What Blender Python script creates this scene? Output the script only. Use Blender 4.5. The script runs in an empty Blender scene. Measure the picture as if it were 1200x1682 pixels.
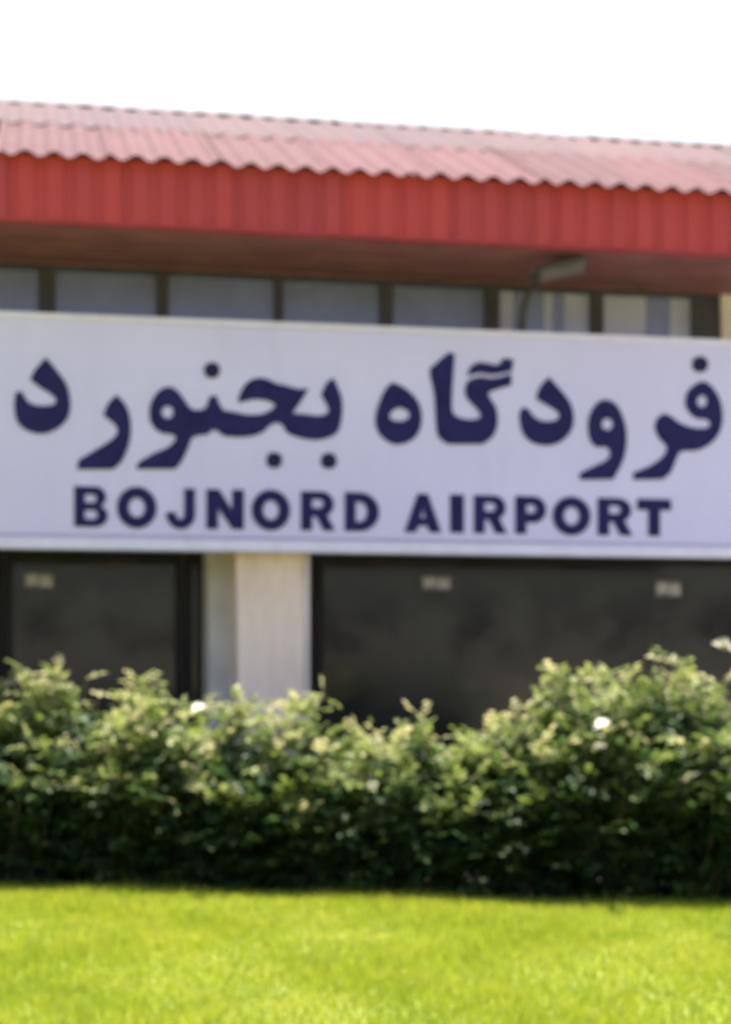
import bpy, bmesh, math, random
import numpy as np
from mathutils import Vector, Matrix

random.seed(7)
rng = np.random.default_rng(7)
SC = bpy.context.scene
COL = SC.collection

# ------------------------------------------------------------------ camera
cam_d = bpy.data.cameras.new("camera")
cam_d.sensor_fit = 'HORIZONTAL'
cam_d.sensor_width = 36.0
cam_d.lens = 36.0 * 2790 / 1200
cam_d.shift_y = 257 / 1200
cam_d.clip_end = 2000
cam_d.dof.use_dof = True            # a slightly misfocused telephoto, soft all over like the photograph
cam_d.dof.focus_distance = 2.0
cam_d.dof.aperture_fstop = 7.8
cam = bpy.data.objects.new("camera", cam_d)
cam.location = (0, 0, 1.6)
cam.rotation_euler = (math.radians(90), 0, 0)
COL.objects.link(cam)
SC.camera = cam

# ------------------------------------------------------------------ sky and sun
SUN_EL = math.radians(73)
SUN_AZ = math.radians(-6)           # clockwise from +Y, nearly straight behind the building
world = bpy.data.worlds.new("World")
SC.world = world
world.use_nodes = True
wn = world.node_tree.nodes
wl = world.node_tree.links
wn.clear()
sky = wn.new('ShaderNodeTexSky')
sky.sky_type = 'NISHITA'
sky.sun_disc = False
sky.sun_elevation = SUN_EL
sky.sun_rotation = SUN_AZ
sky.altitude = 0
sky.air_density = 1.0
sky.dust_density = 4.0
sky.ozone_density = 1.0
bg = wn.new('ShaderNodeBackground')
bg.inputs['Strength'].default_value = 0.09
wo = wn.new('ShaderNodeOutputWorld')
wl.new(sky.outputs[0], bg.inputs[0])
wl.new(bg.outputs[0], wo.inputs[0])

sun_d = bpy.data.lights.new("sun", 'SUN')
sun_d.energy = 5.0
sun_d.angle = math.radians(0.5)
sun_d.color = (1.0, 0.95, 0.86)
sun = bpy.data.objects.new("sun", sun_d)
sdir = Vector((math.sin(SUN_AZ) * math.cos(SUN_EL), math.cos(SUN_AZ) * math.cos(SUN_EL), math.sin(SUN_EL)))
sun.rotation_euler = sdir.to_track_quat('Z', 'Y').to_euler()
sun.location = sdir * 60
COL.objects.link(sun)

SC.view_settings.view_transform = 'Standard'
SC.view_settings.look = 'None'
SC.view_settings.exposure = 1.95
SC.view_settings.gamma = 1.0
SC.view_settings.use_curve_mapping = False
SC.render.engine = 'CYCLES'
SC.cycles.max_bounces = 8
SC.cycles.transparent_max_bounces = 8

# ------------------------------------------------------------------ helpers
ANG = math.atan(2790 / 14350)       # the facade recedes to the right
CA, SA = math.cos(ANG), math.sin(ANG)
D0 = 16.0                           # metres to the sign face
EYE = 1.6


def uz(px, py, v=0.0):
    """facade coordinates (along, up) of a point measured on the photograph, on the plane v metres behind the sign"""
    x = (px - 600) / 2790
    t = (D0 * CA + v) / (CA - SA * x)
    X, Y = t * x, t - D0
    return X * CA + Y * SA, EYE + t * (1098 - py) / 2790


def U(px, v=0.0):
    return uz(px, 1098, v)[0]


def Z(py, v=0.0, px=600):
    return uz(px, py, v)[1]


def empty(name, loc, rz=0.0):
    o = bpy.data.objects.new(name, None)
    o.empty_display_size = 0.3
    o.location = loc
    o.rotation_euler = (0, 0, rz)
    COL.objects.link(o)
    return o


def tag(o, label=None, cat=None, group=None, kind=None):
    if label: o['label'] = label
    if cat: o['category'] = cat
    if group: o['group'] = group
    if kind: o['kind'] = kind
    return o


def link(name, me, parent=None, loc=None):
    o = bpy.data.objects.new(name, me)
    COL.objects.link(o)
    if parent is not None: o.parent = parent
    if loc is not None: o.location = loc
    return o


def mesh_from_bm(name, bm, mat, smooth=False):
    bmesh.ops.recalc_face_normals(bm, faces=bm.faces)
    me = bpy.data.meshes.new(name)
    bm.to_mesh(me)
    bm.free()
    me.materials.append(mat)
    if smooth:
        me.polygons.foreach_set('use_smooth', [True] * len(me.polygons))
    return me


def box(bm, x0, x1, y0, y1, z0, z1):
    vs = [bm.verts.new((x, y, z)) for z in (z0, z1) for y in (y0, y1) for x in (x0, x1)]
    for f in ((0, 1, 3, 2), (4, 5, 7, 6), (0, 1, 5, 4), (2, 3, 7, 6), (0, 2, 6, 4), (1, 3, 7, 5)):
        bm.faces.new([vs[i] for i in f])


def box_mesh(name, mat, *boxes, bevel=0.0):
    bm = bmesh.new()
    for b in boxes: box(bm, *b)
    if bevel:
        bmesh.ops.bevel(bm, geom=list(bm.edges), offset=bevel, segments=2, affect='EDGES', profile=0.6)
    return mesh_from_bm(name, bm, mat)


def tube(bm, pts, radii, n=10, cap=True):
    pts = [Vector(p) for p in pts]
    rings = []
    up = Vector((0, 0, 1))
    for i, p in enumerate(pts):
        d = (pts[min(i + 1, len(pts) - 1)] - pts[max(i - 1, 0)]).normalized()
        a = d.cross(up)
        if a.length < 1e-3: a = d.cross(Vector((0, 1, 0)))
        a.normalize()
        b = d.cross(a).normalized()
        rings.append([bm.verts.new(p + (a * math.cos(2 * math.pi * k / n) + b * math.sin(2 * math.pi * k / n)) * radii[i]) for k in range(n)])
    for r0, r1 in zip(rings, rings[1:]):
        for k in range(n):
            bm.faces.new((r0[k], r0[(k + 1) % n], r1[(k + 1) % n], r1[k]))
    if cap:
        bm.faces.new(rings[0][::-1])
        bm.faces.new(rings[-1])


# ------------------------------------------------------------------ materials
class Mat:
    def __init__(self, name, base=(0.5, 0.5, 0.5), rough=0.6, spec=0.5):
        self.m = bpy.data.materials.new(name)
        self.m.use_nodes = True
        self.nt = self.m.node_tree
        self.N, self.L = self.nt.nodes, self.nt.links
        self.p = self.N['Principled BSDF']
        self.p.inputs['Base Color'].default_value = (*base, 1)
        self.p.inputs['Roughness'].default_value = rough
        self.p.inputs['Specular IOR Level'].default_value = spec
        self.out = self.N['Material Output']

    def node(self, t, **kw):
        n = self.N.new(t)
        for k, v in kw.items():
            if k in n.inputs: n.inputs[k].default_value = v
            else: setattr(n, k, v)
        return n

    def coords(self, scale=(1, 1, 1)):
        tc = self.node('ShaderNodeTexCoord')
        mp = self.node('ShaderNodeMapping')
        mp.inputs['Scale'].default_value = scale
        self.L.new(tc.outputs['Object'], mp.inputs['Vector'])
        return mp.outputs[0]

    def noise(self, scale, detail=4, rough=0.55, coords=None):
        n = self.node('ShaderNodeTexNoise')
        n.inputs['Scale'].default_value = scale
        n.inputs['Detail'].default_value = detail
        n.inputs['Roughness'].default_value = rough
        self.L.new(coords if coords is not None else self.coords(), n.inputs['Vector'])
        return n.outputs['Fac']

    def ramp(self, fac, stops):
        r = self.node('ShaderNodeValToRGB')
        e = r.color_ramp.elements
        while len(e) < len(stops): e.new(0.5)
        for el, (p, c) in zip(e, stops):
            el.position = p
            el.color = (*c, 1)
        self.L.new(fac, r.inputs[0])
        return r.outputs[0]

    def mix(self, fac, a, b, mode='MIX'):
        n = self.node('ShaderNodeMix', data_type='RGBA', blend_type=mode)
        for s, v in ((n.inputs[0], fac), (n.inputs[6], a), (n.inputs[7], b)):
            if hasattr(v, 'is_output'): self.L.new(v, s)
            elif isinstance(v, tuple): s.default_value = (*v, 1)
            else: s.default_value = v
        return n.outputs[2]

    def color(self, c):
        self.L.new(c, self.p.inputs['Base Color'])
        return self

    def bump(self, h, strength=0.2, dist=0.01):
        b = self.node('ShaderNodeBump')
        b.inputs['Strength'].default_value = strength
        b.inputs['Distance'].default_value = dist
        self.L.new(h, b.inputs['Height'])
        self.L.new(b.outputs[0], self.p.inputs['Normal'])
        return self

    def rand(self):
        return self.node('ShaderNodeObjectInfo').outputs['Random']


def simple(name, c, rough=0.6, var=0.15, scale=6.0, spec=0.5, bump=0.0):
    M = Mat(name, c, rough, spec)
    lo = tuple(x * (1 - var) for x in c)
    hi = tuple(min(1, x * (1 + var)) for x in c)
    n = M.noise(scale)
    M.color(M.ramp(n, [(0.3, lo), (0.7, hi)]))
    if bump: M.bump(M.noise(scale * 8), bump)
    return M


# red painted steel: roof sheets, darker and greyer; fascia, redder
M = Mat("roof_paint", rough=0.85, spec=0.12)
n1 = M.noise(1.3, 5)
n2 = M.noise(9, 4, coords=M.coords((1, 0.15, 1)))
c = M.ramp(n1, [(0.3, (0.082, 0.034, 0.039)), (0.7, (0.096, 0.046, 0.051))])
c = M.mix(M.ramp(n2, [(0.5, (0, 0, 0)), (0.72, (0.6, 0.6, 0.6))]), c, (0.086, 0.055, 0.060))
r = M.ramp(M.rand(), [(0, (0.86, 0.86, 0.88)), (1, (1.08, 1.0, 1.0))])
M.color(M.mix(1.0, c, r, 'MULTIPLY')).bump(n2, 0.1)
ROOF = M.m

M = Mat("upper_roof_paint", rough=0.85, spec=0.12)  # upper sheets, greyer than the lower ones
n1 = M.noise(1.3, 5)
n2 = M.noise(9, 4, coords=M.coords((1, 0.15, 1)))
c = M.ramp(n1, [(0.3, (0.082, 0.050, 0.056)), (0.7, (0.094, 0.060, 0.066))])
c = M.mix(M.ramp(n2, [(0.5, (0, 0, 0)), (0.72, (0.6, 0.6, 0.6))]), c, (0.082, 0.066, 0.068))
r = M.ramp(M.rand(), [(0, (0.86, 0.86, 0.88)), (1, (1.08, 1.0, 1.0))])
M.color(M.mix(1.0, c, r, 'MULTIPLY')).bump(n2, 0.1)
ROOF_UPPER = M.m

M = Mat("fascia_paint", rough=0.55, spec=0.25)
n1 = M.noise(2.0, 4, coords=M.coords((1, 1, 0.25)))
c = M.ramp(n1, [(0.3, (0.355, 0.041, 0.047)), (0.7, (0.43, 0.054, 0.056))])
r = M.ramp(M.rand(), [(0, (0.90, 0.92, 1.05)), (1, (1.1, 1.0, 0.88))])
c = M.mix(1.0, c, r, 'MULTIPLY')
n2 = M.noise(14, 3, coords=M.coords((1, 1, 0.06)))
M.color(M.mix(M.ramp(n2, [(0.5, (0, 0, 0)), (0.8, (0.35, 0.35, 0.35))]), c, (0.30, 0.06, 0.07)))
FASCIA = M.m

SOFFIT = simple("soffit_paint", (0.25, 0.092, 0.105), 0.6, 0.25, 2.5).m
RIDGE = simple("ridge_cap_metal", (0.115, 0.095, 0.095), 0.9, 0.3, 5).m

M = Mat("sign_white", rough=0.35)
n1 = M.noise(0.8, 5)
n2 = M.noise(5, 4, coords=M.coords((1, 1, 0.2)))
c = M.ramp(n1, [(0.3, (0.575, 0.525, 0.78)), (0.7, (0.63, 0.575, 0.83))])
M.color(M.mix(M.ramp(n2, [(0.5, (0, 0, 0)), (0.85, (0.4, 0.4, 0.4))]), c, (0.50, 0.47, 0.66)))
SIGN = M.m
TRIM = simple("sign_trim_metal", (0.70, 0.64, 0.80), 0.35, 0.08, 4).m
INK = simple("navy_letter_vinyl", (0.020, 0.019, 0.088), 0.7, 0.2, 5, spec=0.12).m
DOTM = simple("dark_dot_vinyl", (0.020, 0.017, 0.062), 0.7, 0.2, 5, spec=0.12).m

M = Mat("column_stone", rough=0.7)
n1 = M.noise(3, 5, coords=M.coords((4, 4, 0.5)))
n2 = M.noise(26, 3, coords=M.coords((1, 1, 0.2)))
c = M.ramp(n1, [(0.3, (0.79, 0.60, 0.49)), (0.7, (0.93, 0.73, 0.60))])
c = M.mix(M.ramp(n2, [(0.5, (0, 0, 0)), (0.75, (0.3, 0.3, 0.3))]), c, (0.64, 0.52, 0.46))
# a rusty run-off stain under the sign
geo = M.node('ShaderNodeTexCoord')
sx = M.node('ShaderNodeSeparateXYZ')
M.L.new(geo.outputs['Object'], sx.inputs[0])
mr = M.node('ShaderNodeMapRange')
mr.inputs['From Min'].default_value = 2.15
mr.inputs['From Max'].default_value = 2.75
M.L.new(sx.outputs['Z'], mr.inputs['Value'])
st = M.node('ShaderNodeMath', operation='MULTIPLY')
M.L.new(mr.outputs[0], st.inputs[0])
M.L.new(M.ramp(M.noise(3.1, 3, coords=M.coords((3, 1, 0.4))), [(0.4, (0, 0, 0)), (0.65, (0.8, 0.8, 0.8))]), st.inputs[1])
M.color(M.mix(st.outputs[0], c, (0.55, 0.38, 0.20))).bump(n2, 0.15)
STONE = M.m
PIER = simple("pier_render", (0.56, 0.51, 0.47), 0.8, 0.15, 3, bump=0.1).m
CREAM = simple("cream_render", (0.64, 0.55, 0.54), 0.8, 0.1, 3, bump=0.1).m
WALL = simple("wall_render", (0.45, 0.41, 0.36), 0.85, 0.12, 2, bump=0.1).m
DARKFRAME = simple("dark_bronze_frame", (0.011, 0.009, 0.008), 0.5, 0.2, 5, spec=0.2).m
UPFRAME = simple("black_window_frame", (0.036, 0.032, 0.043), 0.5, 0.2, 5).m

M = Mat("dark_tinted_glass", (0.016, 0.015, 0.014), 0.08, 0.45)
n1 = M.noise(1.2, 4)
M.color(M.ramp(n1, [(0.3, (0.019, 0.0165, 0.017)), (0.7, (0.026, 0.022, 0.0225))]))
M.L.new(M.ramp(M.noise(2.3, 4), [(0.3, (0.06, 0.06, 0.06)), (0.8, (0.25, 0.25, 0.25))]), M.p.inputs['Roughness'])
GLASS = M.m

M = Mat("clear_window_glass", (0.50, 0.53, 0.66), 0.38, 0.5)
M.p.inputs["Metallic"].default_value = 1.0
tr = M.node('ShaderNodeBsdfTransparent')
tr.inputs[0].default_value = (0.9, 0.93, 0.95, 1)
mx = M.node('ShaderNodeMixShader')
mx.inputs[0].default_value = 0.15
M.L.new(tr.outputs[0], mx.inputs[1])
M.L.new(M.p.outputs[0], mx.inputs[2])
M.L.new(mx.outputs[0], M.out.inputs[0])
UPGLASS = M.m
BLIND_SKY = simple("sky_tinted_blind", (0.25, 0.245, 0.46), 0.8, 0.2, 2).m  # blue of reflected sky put into the colour behind the panes
BLIND_P = simple("pale_blind", (0.93, 0.80, 0.95), 0.8, 0.12, 3).m
BLIND_D = simple("dusk_blue_blind", (0.30, 0.30, 0.54), 0.8, 0.2, 3).m
LAMPGREY = simple("lamp_grey_metal", (0.05, 0.05, 0.052), 0.5, 0.25, 9).m
LAMPLENS = simple("lamp_lens", (0.16, 0.14, 0.145), 0.3, 0.15, 9).m

MARK_PALE = simple("pale_mark", (0.46, 0.43, 0.45), 0.8, 0.25, 14).m
M = Mat("mark_base", rough=0.7)
n1 = M.noise(26, 2)
M.color(M.ramp(n1, [(0.38, (0.10, 0.095, 0.10)), (0.6, (0.20, 0.19, 0.20))]))
MARK_BASE = M.m

SOIL = simple("bed_soil", (0.06, 0.045, 0.032), 0.95, 0.4, 8, bump=0.6).m
PAVE = simple("paving_concrete", (0.30, 0.28, 0.26), 0.9, 0.15, 1.5, bump=0.2).m
EARTH = simple("dry_earth", (0.24, 0.21, 0.15), 0.95, 0.25, 0.3, bump=0.3).m

M = Mat("lawn_turf", rough=0.9)
n1 = M.noise(1.4, 5)
M.color(M.ramp(n1, [(0.3, (0.10, 0.13, 0.014)), (0.7, (0.17, 0.19, 0.022))])).bump(M.noise(60, 4), 0.5)
TURF = M.m


def leafy(name, stops, trans, rough=0.5, spec=0.3, patch=None):
    """leaf surface: colour by the leaf's own tint, with light coming through"""
    M = Mat(name, rough=rough, spec=spec)
    at = M.node('ShaderNodeAttribute')
    at.attribute_name = 'tint'
    c = M.ramp(at.outputs['Fac'], stops)
    if patch:
        n = M.noise(patch[0], 3)
        c = M.mix(M.ramp(n, [(0.42, (0, 0, 0)), (0.62, (1, 1, 1))]), c, M.mix(1.0, c, patch[1], 'MULTIPLY'))
    M.color(c)
    t = M.node('ShaderNodeBsdfTranslucent')
    M.L.new(c, t.inputs[0])
    mx = M.node('ShaderNodeMixShader')
    mx.inputs[0].default_value = trans
    M.L.new(M.p.outputs[0], mx.inputs[1])
    M.L.new(t.outputs[0], mx.inputs[2])
    M.L.new(mx.outputs[0], M.out.inputs[0])
    return M.m


GRASS = leafy("grass_blade", [(0.0, (0.19, 0.255, 0.014)), (0.5, (0.30, 0.345, 0.020)), (1.0, (0.42, 0.41, 0.05))], 0.40,
              patch=(2.2, (0.93, 0.99, 0.95)))
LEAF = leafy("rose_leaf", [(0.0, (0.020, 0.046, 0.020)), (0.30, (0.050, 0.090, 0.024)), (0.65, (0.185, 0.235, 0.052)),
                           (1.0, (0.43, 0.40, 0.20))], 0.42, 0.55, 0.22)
STEM = simple("rose_cane", (0.13, 0.11, 0.06), 0.8, 0.3, 12).m
FADED = leafy("faded_petal", [(0.0, (0.36, 0.34, 0.28)), (1.0, (0.30, 0.30, 0.20))], 0.3, 0.7, 0.2)
YELLOW = leafy("yellowish_petal", [(0.0, (0.50, 0.46, 0.20)), (1.0, (0.40, 0.38, 0.14))], 0.3, 0.7, 0.2)
PETAL = leafy("white_petal", [(0.0, (0.86, 0.86, 0.80)), (1.0, (0.80, 0.82, 0.62))], 0.3, 0.6, 0.3)

# ------------------------------------------------------------------ setting: ground, lawn, bed, paving
# lawn edge against the hedge bed, front to back: a line that comes nearer to the right
E0 = Vector((-2.69, 12.44))
E1 = Vector((2.45, 11.36))
ED = (E1 - E0).normalized()
EN = Vector((-ED.y, ED.x))           # away from the camera


def edge(s, off=0.0):
    p = E0 + ED * s + EN * off
    return p.x, p.y


def sheet(name, pts, z, mat):
    me = bpy.data.meshes.new(name)
    me.from_pydata([(x, y, z) for x, y in pts], [], [tuple(range(len(pts)))])
    me.materials.append(mat)
    return tag(link(name, me), kind='structure')


sheet('ground', [(-700, -700), (700, -700), (700, 700), (-700, 700)], -0.03, EARTH)
a, b = edge(-14), edge(18)
sheet('lawn', [(-16, -12), (16, -12), b, a], 0.0, TURF)
a2, b2 = edge(18, 2.4), edge(-14, 2.4)
sheet('planting_bed', [a, b, a2, b2], -0.004, SOIL)
sheet('pavement', [b2, a2, (20, 22), (-20, 18)], -0.008, PAVE)

# grass blades
ROOT_N = 230000
gx = rng.uniform(-3.6, 3.6, ROOT_N)
gy = rng.uniform(6.2, 13.2, ROOT_N)
inside = ((gx - E0.x) * EN.x + (gy - E0.y) * EN.y) < rng.normal(0.0, 0.02, ROOT_N)
inside &= np.abs(gx) < gy * 0.235 + 0.4
gx, gy = gx[inside], gy[inside]
n = len(gx)
hgt = rng.uniform(0.028, 0.062, n) * (1 + 0.25 * np.sin(gx * 3.1 + 1.3 * np.sin(gy * 2.3)))
dist_e = -((gx - E0.x) * EN.x + (gy - E0.y) * EN.y)
hgt *= 1 + 0.9 * np.exp(-np.clip(dist_e, 0, 9) / 0.06) * rng.uniform(0.2, 1.2, n)
az = rng.uniform(0, 2 * math.pi, n)
wid = rng.uniform(0.0025, 0.005, n)
lean = rng.uniform(0.1, 0.9, n) * hgt
lean_az = rng.uniform(0, 2 * math.pi, n)
co = np.zeros((n, 3, 3), dtype=np.float32)
co[:, 0] = np.stack([gx - wid * np.cos(az), gy - wid * np.sin(az), np.zeros(n)], 1)
co[:, 1] = np.stack([gx + wid * np.cos(az), gy + wid * np.sin(az), np.zeros(n)], 1)
co[:, 2] = np.stack([gx + lean * np.cos(lean_az), gy + lean * np.sin(lean_az), hgt], 1)
me = bpy.data.meshes.new('grass')
me.vertices.add(3 * n)
me.vertices.foreach_set('co', co.ravel())
me.loops.add(3 * n)
me.loops.foreach_set('vertex_index', np.arange(3 * n, dtype=np.int32))
me.polygons.add(n)
me.polygons.foreach_set('loop_start', np.arange(0, 3 * n, 3, dtype=np.int32))
at = me.attributes.new('tint', 'FLOAT', 'POINT')


def patchy(px_, py_, cell):
    """smooth random field over the lawn, -1..1"""
    g = rng.uniform(-1, 1, (int(10 / cell) + 3, int(12 / cell) + 3))
    fx, fy = (px_ + 4) / cell, (py_ - 5) / cell
    i_, j_ = fx.astype(int), fy.astype(int)
    tx, ty = fx - i_, fy - j_
    tx, ty = tx * tx * (3 - 2 * tx), ty * ty * (3 - 2 * ty)
    return (g[i_, j_] * (1 - tx) + g[i_ + 1, j_] * tx) * (1 - ty) + (g[i_, j_ + 1] * (1 - tx) + g[i_ + 1, j_ + 1] * tx) * ty


tint = 0.48 + 0.20 * patchy(gx, gy, 0.11) + 0.16 * patchy(gx, gy, 0.42) + 0.06 * patchy(gx, gy, 1.3)
tint += 0.28 * np.exp(-np.clip(dist_e, 0, 9) / 0.25)
tint = np.clip(tint + rng.normal(0, 0.16, n), 0, 1)
at.data.foreach_set('value', np.repeat(tint, 3).astype(np.float32))
me.update(calc_edges=True)
me.materials.append(GRASS)
tag(link('grass', me), 'short bright yellow green lawn grass in front of the hedge', 'grass', kind='stuff')

# ------------------------------------------------------------------ the terminal building
P0 = Vector((0, D0, 0))
B = tag(empty('airport_building', P0, ANG),
        'low terminal building with corrugated red roof above dark glass front', 'building')
UL, UR = -9.8, 9.8                  # ends of the building, past the frame on both sides
V_EAVE, V_UP, V_LOW, V_RIDGE, V_BACK = -0.70, 0.90, 1.10, 2.75, 7.2
Z_SOF = Z(389, V_EAVE)
Z_FTOP = Z(287, V_EAVE)
PITCH = 0.245
SLOPE = 0.45


def corrugated(name, mat, n_ribs, length_pts, amp, thick, seg=6, shape='sine'):
    """a sheet corrugated across u; length_pts are (v, z) of its lower and upper edge"""
    bm = bmesh.new()
    rows = []
    for v, z in length_pts:
        for dz in (0.0, -thick):
            row = []
            for i in range(n_ribs * seg + 1):
                u = i / seg * PITCH
                h = amp * math.cos(2 * math.pi * i / seg)
                row.append(bm.verts.new((u, v, z + h + dz)))
            rows.append(row)
    nrow = len(length_pts)
    for i in range(n_ribs * seg):
        for k in range(nrow - 1):
            bm.faces.new((rows[2 * k][i], rows[2 * k][i + 1], rows[2 * k + 2][i + 1], rows[2 * k + 2][i]))
            bm.faces.new((rows[2 * k + 1][i], rows[2 * k + 3][i], rows[2 * k + 3][i + 1], rows[2 * k + 1][i + 1]))
        bm.faces.new((rows[0][i], rows[1][i], rows[1][i + 1], rows[0][i + 1]))
        bm.faces.new((rows[-2][i], rows[-2][i + 1], rows[-1][i + 1], rows[-1][i]))
    for i in (0, n_ribs * seg):
        for k in range(nrow - 1):
            bm.faces.new((rows[2 * k][i], rows[2 * k + 2][i], rows[2 * k + 3][i], rows[2 * k + 1][i]))
    return mesh_from_bm(name, bm, mat, smooth=False)


# --- roof: two courses of corrugated sheets, ridge caps, back slope
v0, z0 = V_EAVE - 0.13, Z_FTOP - 0.012
roof_deck = bmesh.new()
vs = [(UL, V_EAVE + 0.05, z0 - 0.10), (UR, V_EAVE + 0.05, z0 - 0.10),
      (UR, V_RIDGE, z0 + (V_RIDGE - v0) * SLOPE - 0.13), (UL, V_RIDGE, z0 + (V_RIDGE - v0) * SLOPE - 0.13)]
bv = [roof_deck.verts.new(p) for p in vs]
bw = [roof_deck.verts.new((x, y, z - 0.05)) for x, y, z in vs]
roof_deck.faces.new(bv)
roof_deck.faces.new(bw[::-1])
for i in range(4):
    roof_deck.faces.new((bv[i], bw[i], bw[(i + 1) % 4], bv[(i + 1) % 4]))
roof = link('roof', mesh_from_bm('roof', roof_deck, SOFFIT), B)
SHEET_W = 4 * PITCH
vm = v0 + (V_RIDGE - v0) * 0.52
zf = lambda v: z0 + (v - v0) * SLOPE
low_me = corrugated('roof_sheet', ROOF, 4, [(v0, zf(v0)), (vm + 0.1, zf(vm + 0.1))], 0.027, 0.006, 8)
up_me = corrugated('roof_sheet', ROOF_UPPER, 4, [(vm, zf(vm) + 0.004), (V_RIDGE - 0.02, zf(V_RIDGE - 0.02) + 0.004)], 0.019, 0.006, 8)
nsheet = int((UR - UL) / SHEET_W)
U_START = U(3, V_EAVE) - PITCH * 0.25 - SHEET_W * 8
for i in range(nsheet - 1):
    for m in (low_me, up_me):
        o = link('roof_sheet', m, roof, (U_START + i * SHEET_W, random.uniform(-0.012, 0.012), random.uniform(0, 0.005)))
        o.rotation_euler.y = random.uniform(-0.003, 0.003)
UEND = U_START + (nsheet - 1) * SHEET_W

zr = zf(V_RIDGE)
bm = bmesh.new()
N = 10
prof = [(-0.24, -0.088), (-0.17, -0.052), (-0.10, -0.018), (-0.05, 0.006), (-0.02, 0.015), (0, 0.017),
        (0.02, 0.015), (0.05, 0.006), (0.10, -0.018), (0.17, -0.052), (0.24, -0.088)]
L = 0.93
for x0, x1, sc in ((0, L - 0.06, 1.0), (L - 0.06, L, 1.1)):
    rA = [bm.verts.new((x0, y * sc, z * sc)) for y, z in prof]
    rB = [bm.verts.new((x1, y * sc, z * sc)) for y, z in prof]
    for k in range(N):
        bm.faces.new((rA[k], rA[k + 1], rB[k + 1], rB[k]))
    bm.faces.new(rA)
    bm.faces.new(rB[::-1])
cap_me = mesh_from_bm('ridge_cap', bm, RIDGE)
u = U_START
while u < UEND:
    o = link('ridge_cap', cap_me, roof, (u, V_RIDGE + random.uniform(-0.01, 0.01), zr - 0.004 + random.uniform(-0.006, 0.014)))
    o.rotation_euler.y = random.uniform(-0.014, 0.014)
    u += 0.955
back = bmesh.new()
q = [(U_START, V_RIDGE + 0.02, zr - 0.03), (UEND, V_RIDGE + 0.02, zr - 0.03), (UEND, V_BACK, zr - (V_BACK - V_RIDGE) * SLOPE), (U_START, V_BACK, zr - (V_BACK - V_RIDGE) * SLOPE)]
bt = [back.verts.new(p) for p in q]
bb = [back.verts.new((x, y, z - 0.06)) for x, y, z in q]
back.faces.new(bt)
back.faces.new(bb[::-1])
for i in range(4):
    back.faces.new((bt[i], bb[i], bb[(i + 1) % 4], bt[(i + 1) % 4]))
link('roof_slope', mesh_from_bm('roof_slope', back, ROOF), roof)

# --- fascia: ribbed panels on a backing board
fas = link('fascia', box_mesh('fascia', FASCIA, (UL, UR, V_EAVE + 0.04, V_EAVE + 0.10, Z_SOF + 0.03, Z_FTOP - 0.02)), B)
FH = Z_FTOP - Z_SOF
bm = bmesh.new()
rows = []
for zz in (Z_SOF + 0.025, Z_FTOP + 0.02):
    front, rear = [], []
    for rib in range(4):
        for du, dv in ((0.0, 0.0), (0.055, 0.0), (0.075, -0.022), (0.215, -0.022), (0.235, 0.0)):
            front.append(bm.verts.new((rib * PITCH + du, V_EAVE + 0.02 + dv, zz)))
    front.append(bm.verts.new((4 * PITCH - 0.004, V_EAVE + 0.02, zz)))
    rows.append(front)
for i in range(len(rows[0]) - 1):
    bm.faces.new((rows[0][i], rows[0][i + 1], rows[1][i + 1], rows[1][i]))
geom = bmesh.ops.extrude_face_region(bm, geom=list(bm.faces))
for e in geom['geom']:
    if isinstance(e, bmesh.types.BMVert): e.co.y += 0.008
fp_me = mesh_from_bm('fascia_panel', bm, FASCIA)
for i in range(nsheet - 1):
    o = link('fascia_panel', fp_me, fas, (U_START + i * SHEET_W + PITCH * 0.5, random.uniform(-0.004, 0.004), 0))
link('drip_trim', box_mesh('drip_trim', FASCIA, (UL, UR, V_EAVE - 0.012, V_EAVE + 0.1, Z_SOF - 0.012, Z_SOF + 0.022), bevel=0.004), fas)

# --- soffit: boards that run along the eave
sof = link('soffit', box_mesh('soffit', SOFFIT, (UL, UR, V_EAVE + 0.1, V_UP + 0.3, Z_SOF + 0.035, Z_SOF + 0.09)), B)
nb = 8
bwid = (V_UP - 0.06 - (V_EAVE + 0.1)) / nb
for i in range(nb):
    va = V_EAVE + 0.103 + i * bwid
    link('soffit_board', box_mesh('soffit_board', SOFFIT, (UL, UR, va, va + bwid - 0.012, Z_SOF + 0.004 + 0.003 * (i % 2), Z_SOF + 0.033)), sof)
link('soffit_trim', box_mesh('soffit_trim', SOFFIT, (UL, UR, V_UP - 0.055, V_UP - 0.004, Z_SOF - 0.004, Z_SOF + 0.033)), sof)

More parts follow.
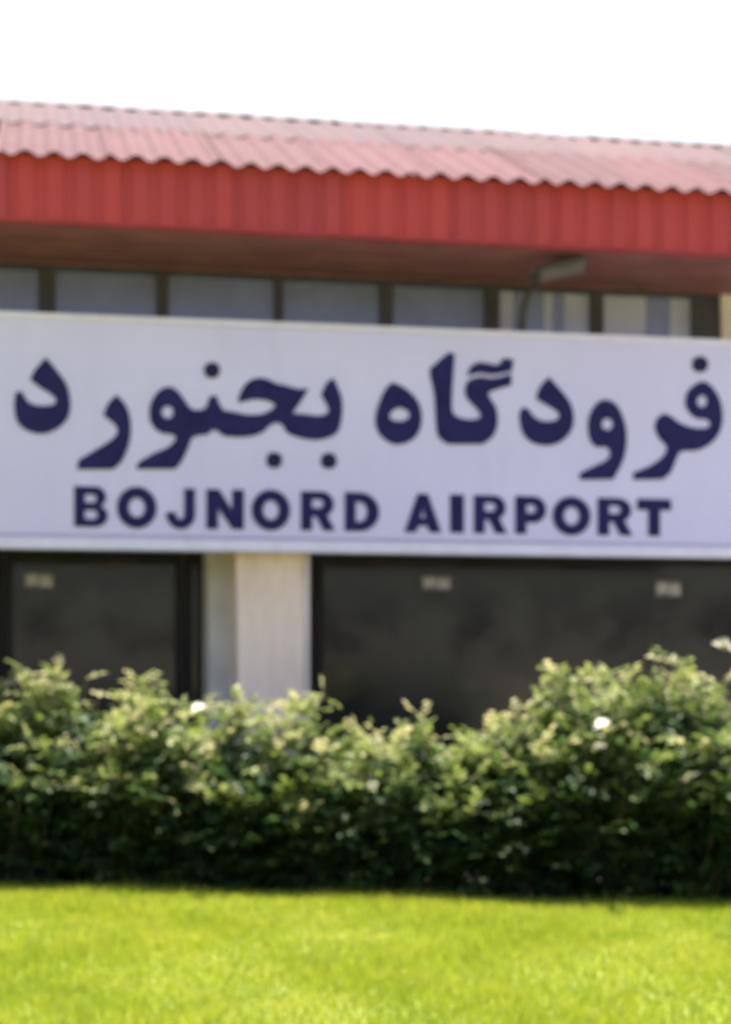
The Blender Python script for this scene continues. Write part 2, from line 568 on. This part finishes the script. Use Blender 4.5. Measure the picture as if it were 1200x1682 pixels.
# --- upper strip of windows
SG_TOP = uz(600, 535, 0)[1]
SG_BOT = uz(600, 909, 0)[1]
Z_UP0 = SG_TOP - 0.25               # sill hidden behind the sign
joints = [-1080, -900, -715, -515, -310, -115, 77, 267, 458, 635, 809, 981, 1157, 1330, 1520, 1720, 1930]
widths = {77: 0.16, 1157: 0.25, 267: 0.115, 458: 0.09, 635: 0.13, 809: 0.14, 981: 0.13}
for a_, b_ in zip(joints, joints[1:]):
    ua, ub = U(a_, V_UP), U(b_, V_UP)
    wa, wb = widths.get(a_, 0.12) / 2, widths.get(b_, 0.12) / 2
    if a_ == 1157: continue
    x0, x1 = ua, ub
    f = link('window', box_mesh('window', UPFRAME,
             (x0, x0 + wa, V_UP, V_UP + 0.08, Z_UP0, Z_SOF - 0.002),
             (x1 - wb, x1, V_UP, V_UP + 0.08, Z_UP0, Z_SOF - 0.002),
             (x0 + wa, x1 - wb, V_UP + 0.002, V_UP + 0.078, Z_SOF - 0.05, Z_SOF - 0.003),
             (x0 + wa, x1 - wb, V_UP + 0.002, V_UP + 0.078, Z_UP0, Z_UP0 + 0.05)), B)
    link('pane', box_mesh('pane', UPGLASS, (x0 + wa, x1 - wb, V_UP + 0.035, V_UP + 0.041, Z_UP0 + 0.05, Z_SOF - 0.05)), f)
    if a_ == 809:
        cuts = [(818, 842, BLIND_P), (842, 893, BLIND_D), (893, 907, BLIND_P), (907, 926, BLIND_D), (926, 972, BLIND_P)]
    elif a_ == 981:
        cuts = [(990, 1060, BLIND_P), (1060, 1100, BLIND_D), (1100, 1140, BLIND_P)]
    else:
        cuts = [(a_, b_, BLIND_SKY)]
    for ca_, cb_, m in cuts:
        xa, xb = max(U(ca_, V_UP + 0.1), x0 + 0.03), min(U(cb_, V_UP + 0.1), x1 - 0.03)
        link('blind', box_mesh('blind', m, (xa + 0.002, xb - 0.002, V_UP + 0.095, V_UP + 0.11, Z_UP0 + 0.03, Z_SOF - 0.02)), f)
# wide dark mullion and cream pier on the right of the strip
link('pier', box_mesh('pier', CREAM, (U(1184, V_UP - 0.02), U(1330, V_UP) - 0.002, V_UP - 0.02, V_UP + 0.3, Z_UP0, Z_SOF - 0.008), bevel=0.006), B)
link('wide_mullion', box_mesh('wide_mullion', UPFRAME, (U(1157, V_UP) + 0.002, U(1184, V_UP - 0.02) - 0.003, V_UP + 0.03, V_UP + 0.2, Z_UP0, Z_SOF - 0.003)), B)

# --- beam behind the sign, carried by the column
link('beam', box_mesh('beam', WALL, (UL, UR, 0.20, V_LOW + 0.25, SG_BOT + 0.10, Z_UP0 - 0.003)), B)

# --- lower glazing
Z_HEAD = SG_BOT + 0.097
lo_cells = [(-1500, -1100), (-1096, -700), (-696, -300), (-296, 4), (8, 300), (306, 342), (515, 1232), (1236, 1600), (1604, 1990)]
for k, (a_, b_) in enumerate(lo_cells):
    x0, x1 = max(U(a_, V_LOW), UL + 0.2), min(U(b_, V_LOW), UR - 0.2)
    fw = 0.055 if b_ != 300 else 0.075
    t = 0.004 if 515 <= a_ < 1232 else fw
    tl = 0.10 if a_ == 515 else t
    f = link('window', box_mesh('window', DARKFRAME,
             (x0, x0 + tl, V_LOW, V_LOW + 0.09, 0.0, Z_HEAD),
             (x1 - t, x1, V_LOW, V_LOW + 0.09, 0.0, Z_HEAD),
             (x0 + tl, x1 - t, V_LOW + 0.002, V_LOW + 0.088, Z_HEAD - 0.11, Z_HEAD - 0.002),
             (x0 + tl, x1 - t, V_LOW + 0.002, V_LOW + 0.088, 0.0, 0.12)), B)
    gv = 0.03 if a_ != 306 else 0.07
    link('pane', box_mesh('pane', GLASS, (x0 + tl, x1 - t, V_LOW + gv, V_LOW + gv + 0.012, 0.12, Z_HEAD - 0.11)), f)

# --- column and the pier behind it
cx0, cx1 = U(387, 0.2), U(509, 0.2)
col_o = link('column', box_mesh('column', STONE, (cx0, cx1, 0.2, 0.75, 0, SG_BOT + 0.097), bevel=0.015), B)
link('corner_strip', box_mesh('corner_strip', CREAM, (cx1 - 0.055, cx1 - 0.01, 0.185, 0.22, 0.0, SG_BOT + 0.09), bevel=0.004), col_o)
link('pier', box_mesh('pier', PIER, (U(341, 0.62), cx1 - 0.05, 0.62, V_LOW + 0.2, 0, Z_HEAD - 0.002), bevel=0.01), B)
cxc = (U(1700, 0.2), U(1822, 0.2))
for xc in (U(-760, 0.2), U(1700, 0.2)):
    link('column', box_mesh('column', STONE, (xc, xc + (cx1 - cx0), 0.2, 0.75, 0, SG_BOT + 0.097), bevel=0.015), B)

# --- closed body behind the glass
link('wall', box_mesh('wall', WALL,
     (UL, UL + 0.2, V_LOW, V_BACK - 0.4, 0, Z_SOF),
     (UR - 0.2, UR, V_LOW, V_BACK - 0.4, 0, Z_SOF),
     (UL + 0.2, UR - 0.2, V_BACK - 0.6, V_BACK - 0.4, 0, Z_SOF)), B)

# ------------------------------------------------------------------ the sign
S = tag(empty('airport_sign', P0, ANG),
        'long pale lavender airport sign with navy lettering across the facade', 'sign')
SU0, SU1 = U(-330), U(1212)
link('sign_panel', box_mesh('sign_panel', SIGN, (SU0, SU1, 0.0, 0.197, SG_BOT + 0.135, SG_TOP - 0.012), bevel=0.006), S)
link('backing', box_mesh('backing', SIGN, (SU0, SU1, 0.03, 0.195, SG_BOT + 0.02, SG_BOT + 0.1345)), S)
link('trim', box_mesh('trim', TRIM, (SU0 - 0.01, SU1 + 0.01, -0.022, 0.19, SG_BOT, SG_BOT + 0.105), bevel=0.005), S)
link('trim', box_mesh('trim', TRIM, (SU0 - 0.01, SU1 + 0.01, -0.016, 0.19, SG_TOP - 0.055, SG_TOP), bevel=0.005), S)


def smooth_loop(pts, step=5):
    """closed loop through the points; a third value marks a corner"""
    P = [Vector((p[0], p[1])) for p in pts]
    corner = [len(p) > 2 for p in pts]
    n = len(P)
    out = []
    for i in range(n):
        p1, p2 = P[i], P[(i + 1) % n]
        p0 = P[i - 1] if not corner[i] else p1 - (p2 - p1) * 0.5
        p3 = P[(i + 2) % n] if not corner[(i + 1) % n] else p2 + (p2 - p1) * 0.5
        if corner[i] and corner[(i + 1) % n]:
            out.append(p1)
            continue
        for k in range(step):
            t = k / step
            out.append(0.5 * ((2 * p1) + (p2 - p0) * t + (2 * p0 - 5 * p1 + 4 * p2 - p3) * t * t + (3 * p1 - p0 - 3 * p2 + p3) * t ** 3))
    return out


def letter_mesh(name, loops, mat, proud=0.012):
    """a flat cut-out letter standing a few millimetres proud of the sign face; loops in photograph pixels"""
    cu = bpy.data.curves.new(name, 'CURVE')
    cu.dimensions = '2D'
    cu.fill_mode = 'BOTH'
    cu.extrude = proud / 2
    for lp in loops:
        sp = cu.splines.new('POLY')
        sp.points.add(len(lp) - 1)
        for q, p in zip(sp.points, lp):
            u_, z_ = uz(p[0], p[1], 0.0)
            q.co = (u_, z_, 0, 1)
        sp.use_cyclic_u = True
    ob = bpy.data.objects.new(name, cu)
    COL.objects.link(ob)
    dg = bpy.context.evaluated_depsgraph_get()
    me = bpy.data.meshes.new_from_object(ob.evaluated_get(dg))
    bpy.data.objects.remove(ob)
    me.transform(Matrix.Translation((0, -proud / 2, 0)) @ Matrix.Rotation(math.radians(90), 4, 'X'))
    me.materials.clear()
    me.materials.append(mat)
    return me


def crop(ox, oy, sc, pts):
    return [(ox + p[0] / sc, oy + p[1] / sc) + ((1,) if len(p) > 2 else ()) for p in pts]


def oval(cx, cy, rx, ry, n=20):
    return [(cx + rx * math.cos(2 * math.pi * k / n), cy + ry * math.sin(2 * math.pi * k / n)) for k in range(n)]


K = 4.8
persian = []
# each entry: outer loop, holes, dots (all in crop pixels), crop origin
persian.append((0, 570, [(360, 85, 1), (450, 190), (525, 300), (552, 420), (545, 530), (490, 615), (400, 670), (310, 685), (205, 655),
                (137, 590), (113, 480), (122, 360, 1), (172, 350, 1), (215, 425), (275, 458), (360, 465), (425, 452), (440, 412), (400, 372), (320, 322), (240, 262, 1), (270, 190)], [], []))
persian.append((0, 570, [(920, 380, 1), (985, 455), (1022, 550), (1030, 680), (1005, 800), (955, 905), (890, 965, 1), (608, 965, 1), (618, 892, 1),
                (740, 820), (860, 745), (920, 685), (918, 632), (880, 590), (815, 540, 1), (850, 450)], [], []))
persian.append((200, 570, [(112, 962, 1), (132, 908, 1), (250, 842), (370, 785), (422, 725), (400, 692), (315, 678), (250, 630), (218, 550), (230, 440),
                (290, 350), (370, 315), (440, 350), (500, 430), (550, 490), (620, 497), (662, 475), (690, 395, 1), (742, 380, 1), (770, 450), (805, 500),
                (880, 512), (990, 535), (1100, 530), (1170, 500), (1205, 465), (1180, 437), (1100, 416), (1020, 418), (915, 442, 1), (930, 370),
                (980, 290), (1050, 250), (1130, 250), (1220, 290), (1280, 302), (1380, 330), (1470, 330, 1), (1430, 400), (1390, 460), (1345, 525, 1),
                (1430, 530), (1545, 543), (1615, 525), (1625, 480), (1570, 380, 1), (1610, 290), (1665, 245, 1), (1705, 330), (1735, 430), (1730, 570),
                (1690, 680), (1570, 730), (1440, 725), (1310, 680), (1262, 612), (1210, 600), (1160, 625), (1100, 678), (970, 710), (812, 703),
                (765, 670), (720, 655), (672, 690), (605, 698), (552, 720), (520, 800), (472, 900), (420, 963, 1)],
                [oval(360, 515, 46, 48)], [(710, 185), (1200, 893), (1630, 898)]))
persian.append((600, 560, [(215, 328, 1), (310, 375), (400, 460), (440, 570), (430, 690), (370, 778), (260, 818), (160, 785), (90, 700), (78, 600), (110, 480), (160, 375)],
                [[(200, 562), (270, 527), (340, 562), (335, 612), (268, 635), (195, 615)]], []))
persian.append((600, 560, [(655, 92, 1), (702, 108, 1), (692, 250), (680, 450), (685, 560), (740, 607), (830, 622), (898, 607), (900, 570), (860, 520), (800, 455), (783, 395),
                (808, 318), (900, 285), (1000, 296), (1148, 262, 1), (1148, 350, 1), (1050, 378), (970, 412), (990, 468), (1030, 540), (1037, 660), (1000, 755), (920, 815, 1),
                (650, 815, 1), (572, 750), (552, 600), (540, 420), (508, 272, 1), (508, 218, 1)], [], []))
persian.append((830, 580, [(340, 190, 1), (430, 290), (510, 400), (535, 520), (510, 620), (430, 700), (320, 730), (200, 700), (130, 620), (108, 500), (130, 430, 1),
                (175, 440, 1), (230, 510), (310, 540), (395, 530), (422, 490), (390, 450), (320, 410), (240, 360, 1), (270, 270)], [], []))
persian.append((830, 580, [(800, 370), (870, 410), (920, 500), (950, 620), (945, 760), (910, 880), (845, 995, 1), (590, 1000, 1), (580, 950, 1), (700, 890), (800, 840),
                (822, 780), (790, 742), (710, 738), (660, 670), (648, 550), (680, 450), (735, 385)], [oval(800, 562, 44, 46)], []))
persian.append((950, 580, [(970, 225), (1050, 270), (1110, 370), (1132, 500), (1110, 620), (1040, 710), (940, 765), (805, 778), (762, 850), (722, 940), (660, 995, 1),
                (430, 1000, 1), (430, 945, 1), (560, 890), (660, 820), (692, 740), (640, 680), (600, 600), (612, 530), (665, 482), (725, 500), (790, 550),
                (900, 590), (1000, 592), (1035, 560), (1005, 525), (920, 512), (860, 455), (838, 380), (870, 290)], [oval(970, 382, 40, 46)], [(955, 90)]))
for ox, oy, outer, holes, dots in persian:
    loops = [smooth_loop(crop(ox, oy, K, outer))] + [smooth_loop(crop(ox, oy, K, h), 3) for h in holes]
    lo = link('letter', letter_mesh('letter', loops, INK), S)
    for dx, dy in dots:
        cxp, cyp = ox + dx / K, oy + dy / K
        link('dot', letter_mesh('dot', [[(cxp + a, cyp + b) for a, b in ((-13.5, 0), (-10, -10), (0, -13.5), (10, -10), (13.5, 0), (10, 10), (0, 13.5), (-10, 10))]], DOTM), lo)
    if len(outer) == 30 and ox == 600:
        bar = crop(600, 560, K, [(800, 278, 1), (830, 205), (890, 172), (960, 178), (1040, 190), (1085, 138, 1), (1165, 148, 1), (1152, 240, 1), (1000, 268), (900, 256)])
        link('stroke', letter_mesh('stroke', [smooth_loop(bar)], INK), lo)


def latin(x0, x1, shapes):
    """shapes: loops in a unit box, y up"""
    res = []
    for lp in shapes:
        pts = []
        for p in lp:
            px = x0 + (x1 - x0) * p[0]
            top = 798.5 + (px - 122) * 0.0225
            bot = 865 + (px - 122) * 0.0164
            pts.append((px, bot + (top - bot) * p[1]))
        res.append(pts)
    link('letter', letter_mesh('letter', res, INK), S)


def arc(cx, cy, rx, ry, a0, a1, n=10):
    return [(cx + rx * math.cos(math.radians(a0 + (a1 - a0) * k / n)), cy + ry * math.sin(math.radians(a0 + (a1 - a0) * k / n))) for k in range(n + 1)]


def O_():
    return [arc(.5, .5, .5, .52, 0, 351, 27), arc(.5, .5, .205, .245, 0, 351, 27)]


def B_():
    return [[(0.02, 0), (0.02, 1)] + arc(.62, .74, .33, .26, 90, -58, 9) + arc(.62, .28, .38, .28, 58, -90, 9),
            [(.33, .60)] + [(.33, .80)] + arc(.58, .70, .08, .10, 90, -90, 6),
            [(.33, .19)] + [(.33, .41)] + arc(.60, .30, .09, .11, 90, -90, 6)]


def J_():
    return [[(.60, 1), (.96, 1)] + arc(.48, .36, .48, .38, 0, -180, 16) + [(.0, .40), (.33, .40)] + arc(.465, .34, .135, .11, 180, 360, 8)]


def N_():
    return [[(0, 0), (0, 1), (.34, 1), (.69, .48), (.69, 1), (1, 1), (1, 0), (.69, 0), (.31, .53), (.31, 0)]]


def R_():
    return [[(0.02, 0), (0.02, 1)] + arc(.60, .68, .36, .32, 90, -62, 10) + [(1.0, 0), (.66, 0), (.46, .36), (.34, .36), (.34, 0)],
            [(.34, .58), (.34, .80)] + arc(.56, .69, .10, .11, 90, -90, 6)]


def D_():
    return [[(0.02, 0), (0.02, 1)] + arc(.45, .5, .55, .5, 90, -90, 16), [(.33, .25), (.33, .75)] + arc(.45, .5, .21, .25, 90, -90, 10)]


def A_():
    return [[(0, 0), (.36, 1), (.64, 1), (1, 0), (.68, 0), (.62, .17), (.38, .17), (.32, 0)], [(.44, .37), (.56, .37), (.50, .62)]]


def P_():
    return [[(0.02, 0), (0.02, 1)] + arc(.60, .65, .40, .35, 90, -90, 14) + [(.37, .30), (.37, 0)],
            [(.37, .56), (.37, .77)] + arc(.58, .665, .09, .105, 90, -90, 6)]


def T_():
    return [[(.33, 0), (.33, .70), (0, .70), (0, 1), (1, 1), (1, .70), (.67, .70), (.67, 0)]]


def I_():
    return [[(0, 0), (0, 1), (1, 1), (1, 0)]]


for x0, x1, f in ((122, 176, B_), (193, 256, O_), (274, 321, J_), (340, 399, N_), (414, 475, O_), (494, 549, R_), (566, 621, D_),
                  (665, 723, A_), (740, 760, I_), (778, 831, R_), (846, 895, P_), (908, 968, O_), (981, 1037, R_), (1047, 1100, T_)):
    latin(x0 - 1.2, x1 + 1.2, f())

# ------------------------------------------------------------------ lamp over the sign
bu, bz = uz(857, 535, 0.28)
LM = tag(empty('sign_lamp', P0 + Vector((bu * CA - 0.28 * SA, bu * SA + 0.28 * CA, SG_TOP)), ANG),
         'grey swan neck floodlight rising behind the sign under the eave', 'lamp')
hu, hz = uz(918, 445, -0.35)
hu -= bu; hz -= SG_TOP
hv = -0.63
bm = bmesh.new()
tube(bm, [(0, 0, -0.25), (0, 0, 0.12), (0.005, -0.04, hz * 0.55), (0.03, -0.14, hz * 0.82), (0.09, -0.30, hz * 0.98), (0.17, -0.42, hz + 0.0)], [0.04, 0.04, 0.038, 0.036, 0.034, 0.032], 10)
link('arm', mesh_from_bm('arm', bm, LAMPGREY, True), LM)
# head: a tapered shell pointing outwards along the facade
bm = bmesh.new()
sec = [(-0.24, 0.045, 0.03), (-0.16, 0.085, 0.055), (0.0, 0.12, 0.065), (0.14, 0.13, 0.06), (0.21, 0.10, 0.035)]
rings = []
for x, hw, hh in sec:
    rings.append([bm.verts.new((x, y * hw, z * hh)) for y, z in ((-1, 0), (-0.8, 0.7), (0, 1), (0.8, 0.7), (1, 0), (0.9, -0.35), (-0.9, -0.35))])
for r0, r1 in zip(rings, rings[1:]):
    for k in range(7):
        bm.faces.new((r0[k], r0[(k + 1) % 7], r1[(k + 1) % 7], r1[k]))
bm.faces.new(rings[0]); bm.faces.new(rings[-1][::-1])
hd = link('lamp_head', mesh_from_bm('lamp_head', bm, LAMPGREY), LM, (hu, hv, hz + 0.02))
hd.scale = (1.2, 1.0, 0.85)
hd.rotation_euler = (math.radians(-14), math.radians(-13), math.radians(-10))
bm = bmesh.new()
box(bm, -0.17, 0.20, -0.122, 0.10, -0.062, -0.0235)
bmesh.ops.bevel(bm, geom=list(bm.edges), offset=0.012, segments=2, affect='EDGES')
link('lens', mesh_from_bm('lens', bm, LAMPLENS), hd)

# ------------------------------------------------------------------ small pale marks on the dark glass
for (x0, x1, y0, y1, lab) in ((40, 88, 941, 966, 'small pale grey mark on dark glass left of the column'),
                              (692, 741, 946, 969, 'small pale grey mark on dark glass nearest right of the column'),
                              (1076, 1119, 954, 980, 'small pale grey mark on dark glass below the last letters of AIRPORT')):
    ua, za = uz(x0, y1, V_LOW + 0.02)
    ub, zb = uz(x1, y0, V_LOW + 0.02)
    vv = V_LOW + 0.028
    o = empty('glass_mark', P0 + Vector(((ua + ub) / 2 * CA - vv * SA, (ua + ub) / 2 * SA + vv * CA, za)), ANG)
    tag(o, lab, 'mark', 'pale marks on the dark glass')
    w = (ub - ua) / 2
    h = zb - za
    link('backing', box_mesh('backing', MARK_BASE, (-w, w, -0.004, 0.0, 0, h)), o)
    link('mark_block', box_mesh('mark_block', MARK_PALE, (-w * 0.85, -w * 0.05, -0.007, -0.0045, h * 0.2, h * 0.85)), o)
    link('mark_block', box_mesh('mark_block', MARK_PALE, (w * 0.08, w * 0.88, -0.007, -0.0045, h * 0.12, h * 0.8)), o)

# ------------------------------------------------------------------ the rose hedge
TOP = [(-260, 1110), (-80, 1095), (0, 1120), (45, 1128), (85, 1112), (140, 1112), (185, 1138), (235, 1104), (265, 1112), (300, 1140), (330, 1185), (360, 1180), (400, 1165), (470, 1172),
       (525, 1150), (548, 1205), (570, 1225), (605, 1222), (640, 1182), (690, 1172), (725, 1208), (790, 1200), (850, 1166), (900, 1145), (935, 1085),
       (975, 1090), (1005, 1115), (1045, 1085), (1110, 1075), (1150, 1105), (1200, 1130), (1300, 1100), (1460, 1120)]


def hedge_top(px):
    return float(np.interp(px, [t[0] for t in TOP], [t[1] for t in TOP]))


def leaf(V, F, T, pos, d, up, size, tint):
    """one compound leaf: a stalk's worth of five folded leaflets"""
    d = d.normalized()
    side = d.cross(up)
    if side.length < 1e-3: side = d.cross(Vector((1, 0, 0)))
    side.normalize()
    nrm = side.cross(d).normalized()
    for along, sgn, s in ((1.0, 0, 1.1), (0.62, 1, 1.0), (0.62, -1, 1.0), (0.25, 1, 0.8), (0.25, -1, 0.8)):
        base = pos + d * size * 1.9 * along
        ax = (d + side * sgn * 1.1 + nrm * random.uniform(-0.35, 0.25)).normalized()
        sd = ax.cross(nrm).normalized()
        n2 = sd.cross(ax)
        Ls = size * s * random.uniform(0.85, 1.2)
        w = Ls * 0.36
        i = len(V)
        V.append(base)
        V.append(base + ax * Ls * 0.45 + sd * w + n2 * Ls * 0.12)
        V.append(base + ax * Ls - n2 * Ls * 0.10)
        V.append(base + ax * Ls * 0.45 - sd * w + n2 * Ls * 0.12)
        F.append((i, i + 1, i + 2))
        F.append((i, i + 2, i + 3))
        t = min(1, max(0, tint + random.uniform(-0.08, 0.08)))
        T.extend((t, t, t, t))


def rose_bush(s, label, flowers, group='rose bushes of the hedge'):
    cx, cy = edge(s, 0.62)
    root = tag(empty('rose_bush', (cx, cy, 0), math.atan2(ED.y, ED.x)), label, 'bush', group)
    R = Matrix.Rotation(-math.atan2(ED.y, ED.x), 3, 'Z')
    V, F, T = [], [], []
    bm = bmesh.new()

    def top_at(lx, ly):
        wx, wy = edge(s + lx, 0.62 + ly)
        px = 600 + 2790 * wx / wy
        # height of the hedge at this place along the row, as sized from the photograph
        d = edge(s + lx, 0.62)[1]
        return EYE - (hedge_top(px) - 1098) / 2790 * d

    sere = 0.09 if s < 2.6 else 0.0                   # the left bushes carry more tan young growth

    def front_fall(ly):                               # rounded shoulder towards the lawn
        return 1 - 0.36 * max(0.0, -ly / 0.55) ** 1.6 - 0.22 * max(0.0, ly / 0.55) ** 2

    for c_ in range(54):
        bx, by = random.uniform(-0.22, 0.22), random.uniform(-0.28, 0.28)
        tx, ty = random.uniform(-0.52, 0.52), random.uniform(-0.55, 0.5)
        H = top_at(tx, ty)
        fall = front_fall(ty)
        if c_ < 15:                                   # long young shoots
            H = H * fall * random.uniform(0.90, 1.02) + random.uniform(-0.02, 0.15) * (1.7 if sere else 1.0)
        else:
            H *= random.uniform(0.60, 0.86) * fall
        p0 = Vector((bx, by, 0.0))
        p3 = Vector((tx, ty, H))
        p1 = p0.lerp(p3, 0.35) + Vector((random.uniform(-.1, .1), random.uniform(-.1, .1), 0.1))
        p2 = p0.lerp(p3, 0.75) + Vector((random.uniform(-.1, .1), random.uniform(-.1, .1), 0.06))
        droop = Vector((random.uniform(-.16, .16), random.uniform(-.1, .1), random.uniform(-0.06, 0.02)))
        p4 = p3 + droop * (1.2 if c_ < 15 else 0.5)
        pts = []
        for k in range(9):
            t = k / 8
            q = (1 - t) ** 3 * p0 + 3 * (1 - t) ** 2 * t * p1 + 3 * (1 - t) * t * t * p2 + t ** 3 * p3
            pts.append(q + (p4 - p3) * max(0, t - 0.7) / 0.3)
        tube(bm, pts, [0.009 * (1 - 0.7 * k / 8) + 0.001 for k in range(9)], 4, cap=False)
        nl = int(17 + 12 * H)
        for j in range(nl):
            t = random.uniform(0.06, 1.0) ** 0.8
            x = t * 8
            k = min(7, int(x))
            pos = pts[k].lerp(pts[k + 1], x - k)
            az_ = random.uniform(0, 2 * math.pi)
            dirv = Vector((math.cos(az_), math.sin(az_), random.uniform(-0.5, 1.1)))
            young = max(0.0, (t - 0.58) / 0.42)
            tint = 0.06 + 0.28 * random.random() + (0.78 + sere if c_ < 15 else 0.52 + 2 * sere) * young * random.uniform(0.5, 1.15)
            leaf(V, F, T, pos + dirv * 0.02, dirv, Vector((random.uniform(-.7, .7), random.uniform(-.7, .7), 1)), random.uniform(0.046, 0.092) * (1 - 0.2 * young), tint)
    # leafy filling twigs
    for j in range(680):
        lx, ly = random.uniform(-0.5, 0.5), random.uniform(-0.58, 0.5)
        H = top_at(lx, ly) * 0.80 * front_fall(ly)
        pos = Vector((lx, ly, 0.02 + max(0.2, H) * random.random() ** 1.25))
        az_ = random.uniform(0, 2 * math.pi)
        dirv = Vector((math.cos(az_), math.sin(az_) - 0.25, random.uniform(-0.4, 0.7)))
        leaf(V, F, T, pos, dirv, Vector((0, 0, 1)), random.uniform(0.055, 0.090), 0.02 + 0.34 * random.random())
    for j in range(420):                              # dense skirt low at the back
        pos = Vector((random.uniform(-0.48, 0.48), random.uniform(-0.15, 0.5), random.uniform(0.01, 0.45)))
        az_ = random.uniform(0, 2 * math.pi)
        dirv = Vector((math.cos(az_), math.sin(az_), random.uniform(-0.4, 0.7)))
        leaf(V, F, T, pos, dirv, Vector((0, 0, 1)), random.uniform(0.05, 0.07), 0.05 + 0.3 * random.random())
    me = bpy.data.meshes.new('foliage')
    me.from_pydata([tuple(v) for v in V], [], F)
    at_ = me.attributes.new('tint', 'FLOAT', 'POINT')
    at_.data.foreach_set('value', T)
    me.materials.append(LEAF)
    link('foliage', me, root)
    link('canes', mesh_from_bm('canes', bm, STEM), root)
    for (px, py, rad, yy, pm) in flowers:
        d = cy + yy
        w = Vector(((px - 600) / 2790 * d, d, EYE - (py - 1098) / 2790 * d))
        fl = link('flower', flower_mesh(rad, pm), root, R @ (w - Vector((cx, cy, 0))))
        fl.rotation_euler = (random.uniform(-0.5, 0.3), random.uniform(-0.4, 0.4), random.uniform(0, 6))
    return root


def flower_mesh(rad, pm):
    V, F, T = [], [], []
    for ring, (nq, rr, lift) in enumerate(((6, 1.0, 0.25), (5, 0.72, 0.6), (4, 0.42, 0.95))):
        for k in range(nq):
            a_ = 2 * math.pi * (k + 0.5 * ring) / nq + random.uniform(-.15, .15)
            d = Vector((math.cos(a_), math.sin(a_), 0))
            sd = Vector((-d.y, d.x, 0))
            i = len(V)
            upv = Vector((0, 0, 1))
            V += [Vector((0, 0, 0)), d * rr * rad * .55 + sd * rr * rad * .5 + upv * rad * lift * .7,
                  d * rr * rad + sd * rr * rad * .3 + upv * rad * lift, d * rr * rad * 1.06 + upv * rad * lift * .95,
                  d * rr * rad - sd * rr * rad * .3 + upv * rad * lift, d * rr * rad * .55 - sd * rr * rad * .5 + upv * rad * lift * .7]
            F += [(i, i + 1, i + 2, i + 3), (i, i + 3, i + 4, i + 5)]
            T += [0.8, 0.3, 0.1, 0.1, 0.1, 0.3]
    me = bpy.data.meshes.new('flower')
    me.from_pydata([tuple(v) for v in V], [], F)
    at_ = me.attributes.new('tint', 'FLOAT', 'POINT')
    at_.data.foreach_set('value', T)
    me.materials.append(pm)
    return me


bushes = [
    (-0.95, 'leafy green rose bush running out of the left edge of the photo', []),
    (-0.10, 'leafy green rose bush with pale buds at the far left below the sign', [(14, 1162, 0.05, -0.2, YELLOW)]),
    (0.72, 'tall rose bush with upright pinkish shoots in front of the left dark glass', []),
    (1.50, 'rose bush with one white bloom just left of the column foot', [(327, 1167, 0.062, -0.62, PETAL)]),
    (2.25, 'low yellowish rose bush hiding the foot of the stone column', []),
    (2.98, 'lowest dark rose bush at the dip right of the stone column', [(575, 1243, 0.03, -0.62, FADED), (612, 1290, 0.035, -0.62, FADED)]),
    (3.70, 'rounded low green rose bush below the first R of AIRPORT', []),
    (4.42, 'taller rose bush with a drooping shoot and one white bloom', [(990, 1194, 0.066, -0.72, PETAL), (985, 1230, 0.05, -0.60, FADED)]),
    (5.15, 'tallest bushy green rose bush with many shoots near the right edge', []),
    (5.90, 'rose bush with a pale bloom leaning in at the right edge', [(1186, 1066, 0.08, -0.45, FADED)]),
]
for s, lab, fl in bushes:
    rose_bush(s, lab, fl)
